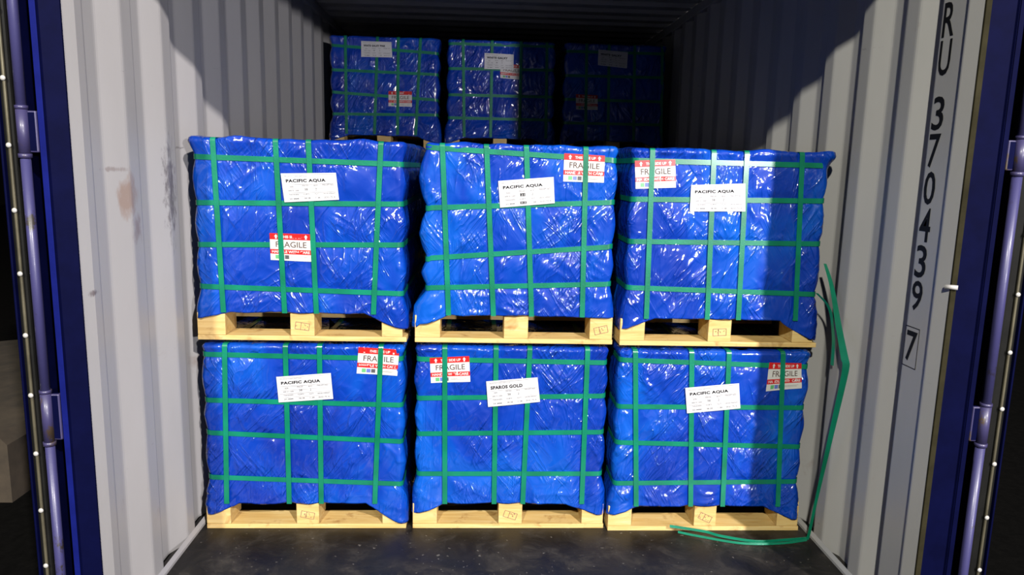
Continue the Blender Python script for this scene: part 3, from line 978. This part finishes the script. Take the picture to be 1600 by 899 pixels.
make_load('LR', 'lower front pallet load by the right wall, creased fragile sticker at its upper right', shipping_art(AQ), 67, ((0, 0.092), (0.338, 0.425), (0.668, 0.752)), (1,), hemL=0.065, hemR=0.045, inL=0.016, inR=0.020)
FG = 'pallet loads at the far end of the container'
b1 = make_load('B1', 'shiny blue pallet load topmost at the far end beside the left wall', shipping_art('WHITE GALXY PINK'), 71, ((0, 0.095), (0.31, 0.40), (0.615, 0.710)), group=FG, hemL=0.05, hemR=0.05, res=0.007, hemM=0.096, amp=1.3, inL=0.02, inR=0.02, dirs=((1.4, 1.0), (1.15, 0.9), (1.8, 0.8)))
b2 = make_load('B2', 'middle pallet load topmost at the far end, half lit and half in shadow', shipping_art('WHITE GALXY'), 83, ((0, 0.095), (0.32, 0.41), (0.635, 0.730)), group=FG, hemL=0.05, hemR=0.05, res=0.007, hemM=0.096, amp=1.3, inL=0.02, inR=0.02, dirs=((1.4, 1.0), (1.15, 0.9), (1.8, 0.8)))
b3 = make_load('B3', 'pallet load topmost at the far end beside the right wall, wholly in shadow', shipping_art('WHITE GALXY'), 97, ((0.0, 0.09), (0.31, 0.40), (0.60, 0.69)), group=FG, hemL=0.05, hemR=0.05, res=0.007, hemM=0.096, amp=1.3, inL=0.02, inR=0.02, dirs=((1.4, 1.0), (1.15, 0.9), (1.8, 0.8)))

def copy_tree(o, parent=None):
    c = o.copy(); COL.objects.link(c)
    if parent is not None:
        c.parent = parent
    for ch in list(o.children):
        copy_tree(ch, c)
    return c
for lvl, zb in (('bottom', 0.0), ('second', 0.738)):
    for src, xx, where in ((b1, 0.058, 'beside the left wall'), (b2, 0.815, 'in the middle'), (b3, 1.585, 'beside the right wall')):
        c = copy_tree(src)
        c.location = (xx, 2.975, zb)
        c['label'] = 'pallet load in the %s tier at the far end %s' % (lvl, where)

# ------------------------------------------------------------------ loose green strapping hanging at the right
def smooth_path(P_, n=10):
    out = []
    P_ = [Vector(p) for p in P_]
    for i in range(len(P_) - 1):
        p0 = P_[max(i - 1, 0)]; p1 = P_[i]; p2 = P_[i + 1]; p3 = P_[min(i + 2, len(P_) - 1)]
        for k in range(n):
            t = k / n
            out.append(0.5 * ((2 * p1) + (p2 - p0) * t + (2 * p0 - 5 * p1 + 4 * p2 - p3) * t * t + (-p0 + 3 * p1 - 3 * p2 + p3) * t ** 3))
    out.append(P_[-1])
    return out
hang = [(2.322, 0.655, 1.06), (2.329, 0.60, 0.98), (2.332, 0.53, 0.85), (2.330, 0.46, 0.745)]
p1 = smooth_path(hang, 10)
wv = [Vector((0.004, -0.003, 0)).lerp(Vector((0.0085, -0.012, 0.0)), i / (len(p1) - 1)) for i in range(len(p1))]
down = [(2.330, 0.46, 0.745), (2.331, 0.455, 0.70), (2.327, 0.50, 0.45), (2.322, 0.545, 0.2), (2.318, 0.572, 0.03), (2.310, 0.575, 0.010)]
p2 = smooth_path(down, 10)
root = ribbon('loose_strap', p1 + p2[1:], wv + [wv[-1].lerp(Vector((0.0035, -0.004, 0)), min(1, i / 30)) for i in range(len(p2) - 1)], MS)
root['label'] = 'loose green strapping band folded down the right wall and trailing onto the black floor'
root['category'] = 'strap'
tail = [(2.312, 0.578, 0.012), (2.22, 0.566, 0.012), (2.107, 0.560, 0.010), (1.99, 0.600, 0.010), (1.93, 0.625, 0.016), (1.80, 0.640, 0.030)]
pt = smooth_path(tail, 10)
ribbon('strap_tail', pt, [(0.0, 0.0010, 0.0050)] * len(pt), MS, root)
tail = [(2.312, 0.570, 0.010), (2.20, 0.545, 0.010), (2.05, 0.548, 0.009), (1.90, 0.600, 0.010), (1.83, 0.628, 0.012)]
pt = smooth_path(tail, 10)
ribbon('strap_tail', pt, [(0.0, 0.0010, 0.0042)] * len(pt), MS, root)
inner = [(2.300, 0.652, 0.95), (2.328, 0.60, 0.90), (2.337, 0.57, 0.80), (2.337, 0.56, 0.70)]
pi_ = smooth_path(inner, 8)
ribbon('strap_end', pi_, [(0.002, -0.007, 0)] * len(pi_), MS, root)

# ------------------------------------------------------------------ yard outside
b = MB(); b.box(-14, 16, -14, 22, -0.35, -0.15); b.build('ground', MASPH, None, 'structure')
b = MB()
b.prism([(-2.6, -0.15), (-1.02, -0.15), (-1.02, 0.12), (-1.06, 0.165), (-1.32, 0.165), (-2.6, 0.02)], 1.2, 3.4, 'y')
o = b.build('concrete_kerb', MCONC)
o['label'] = 'dim weathered concrete kerb standing outside beyond the left door'; o['category'] = 'kerb'
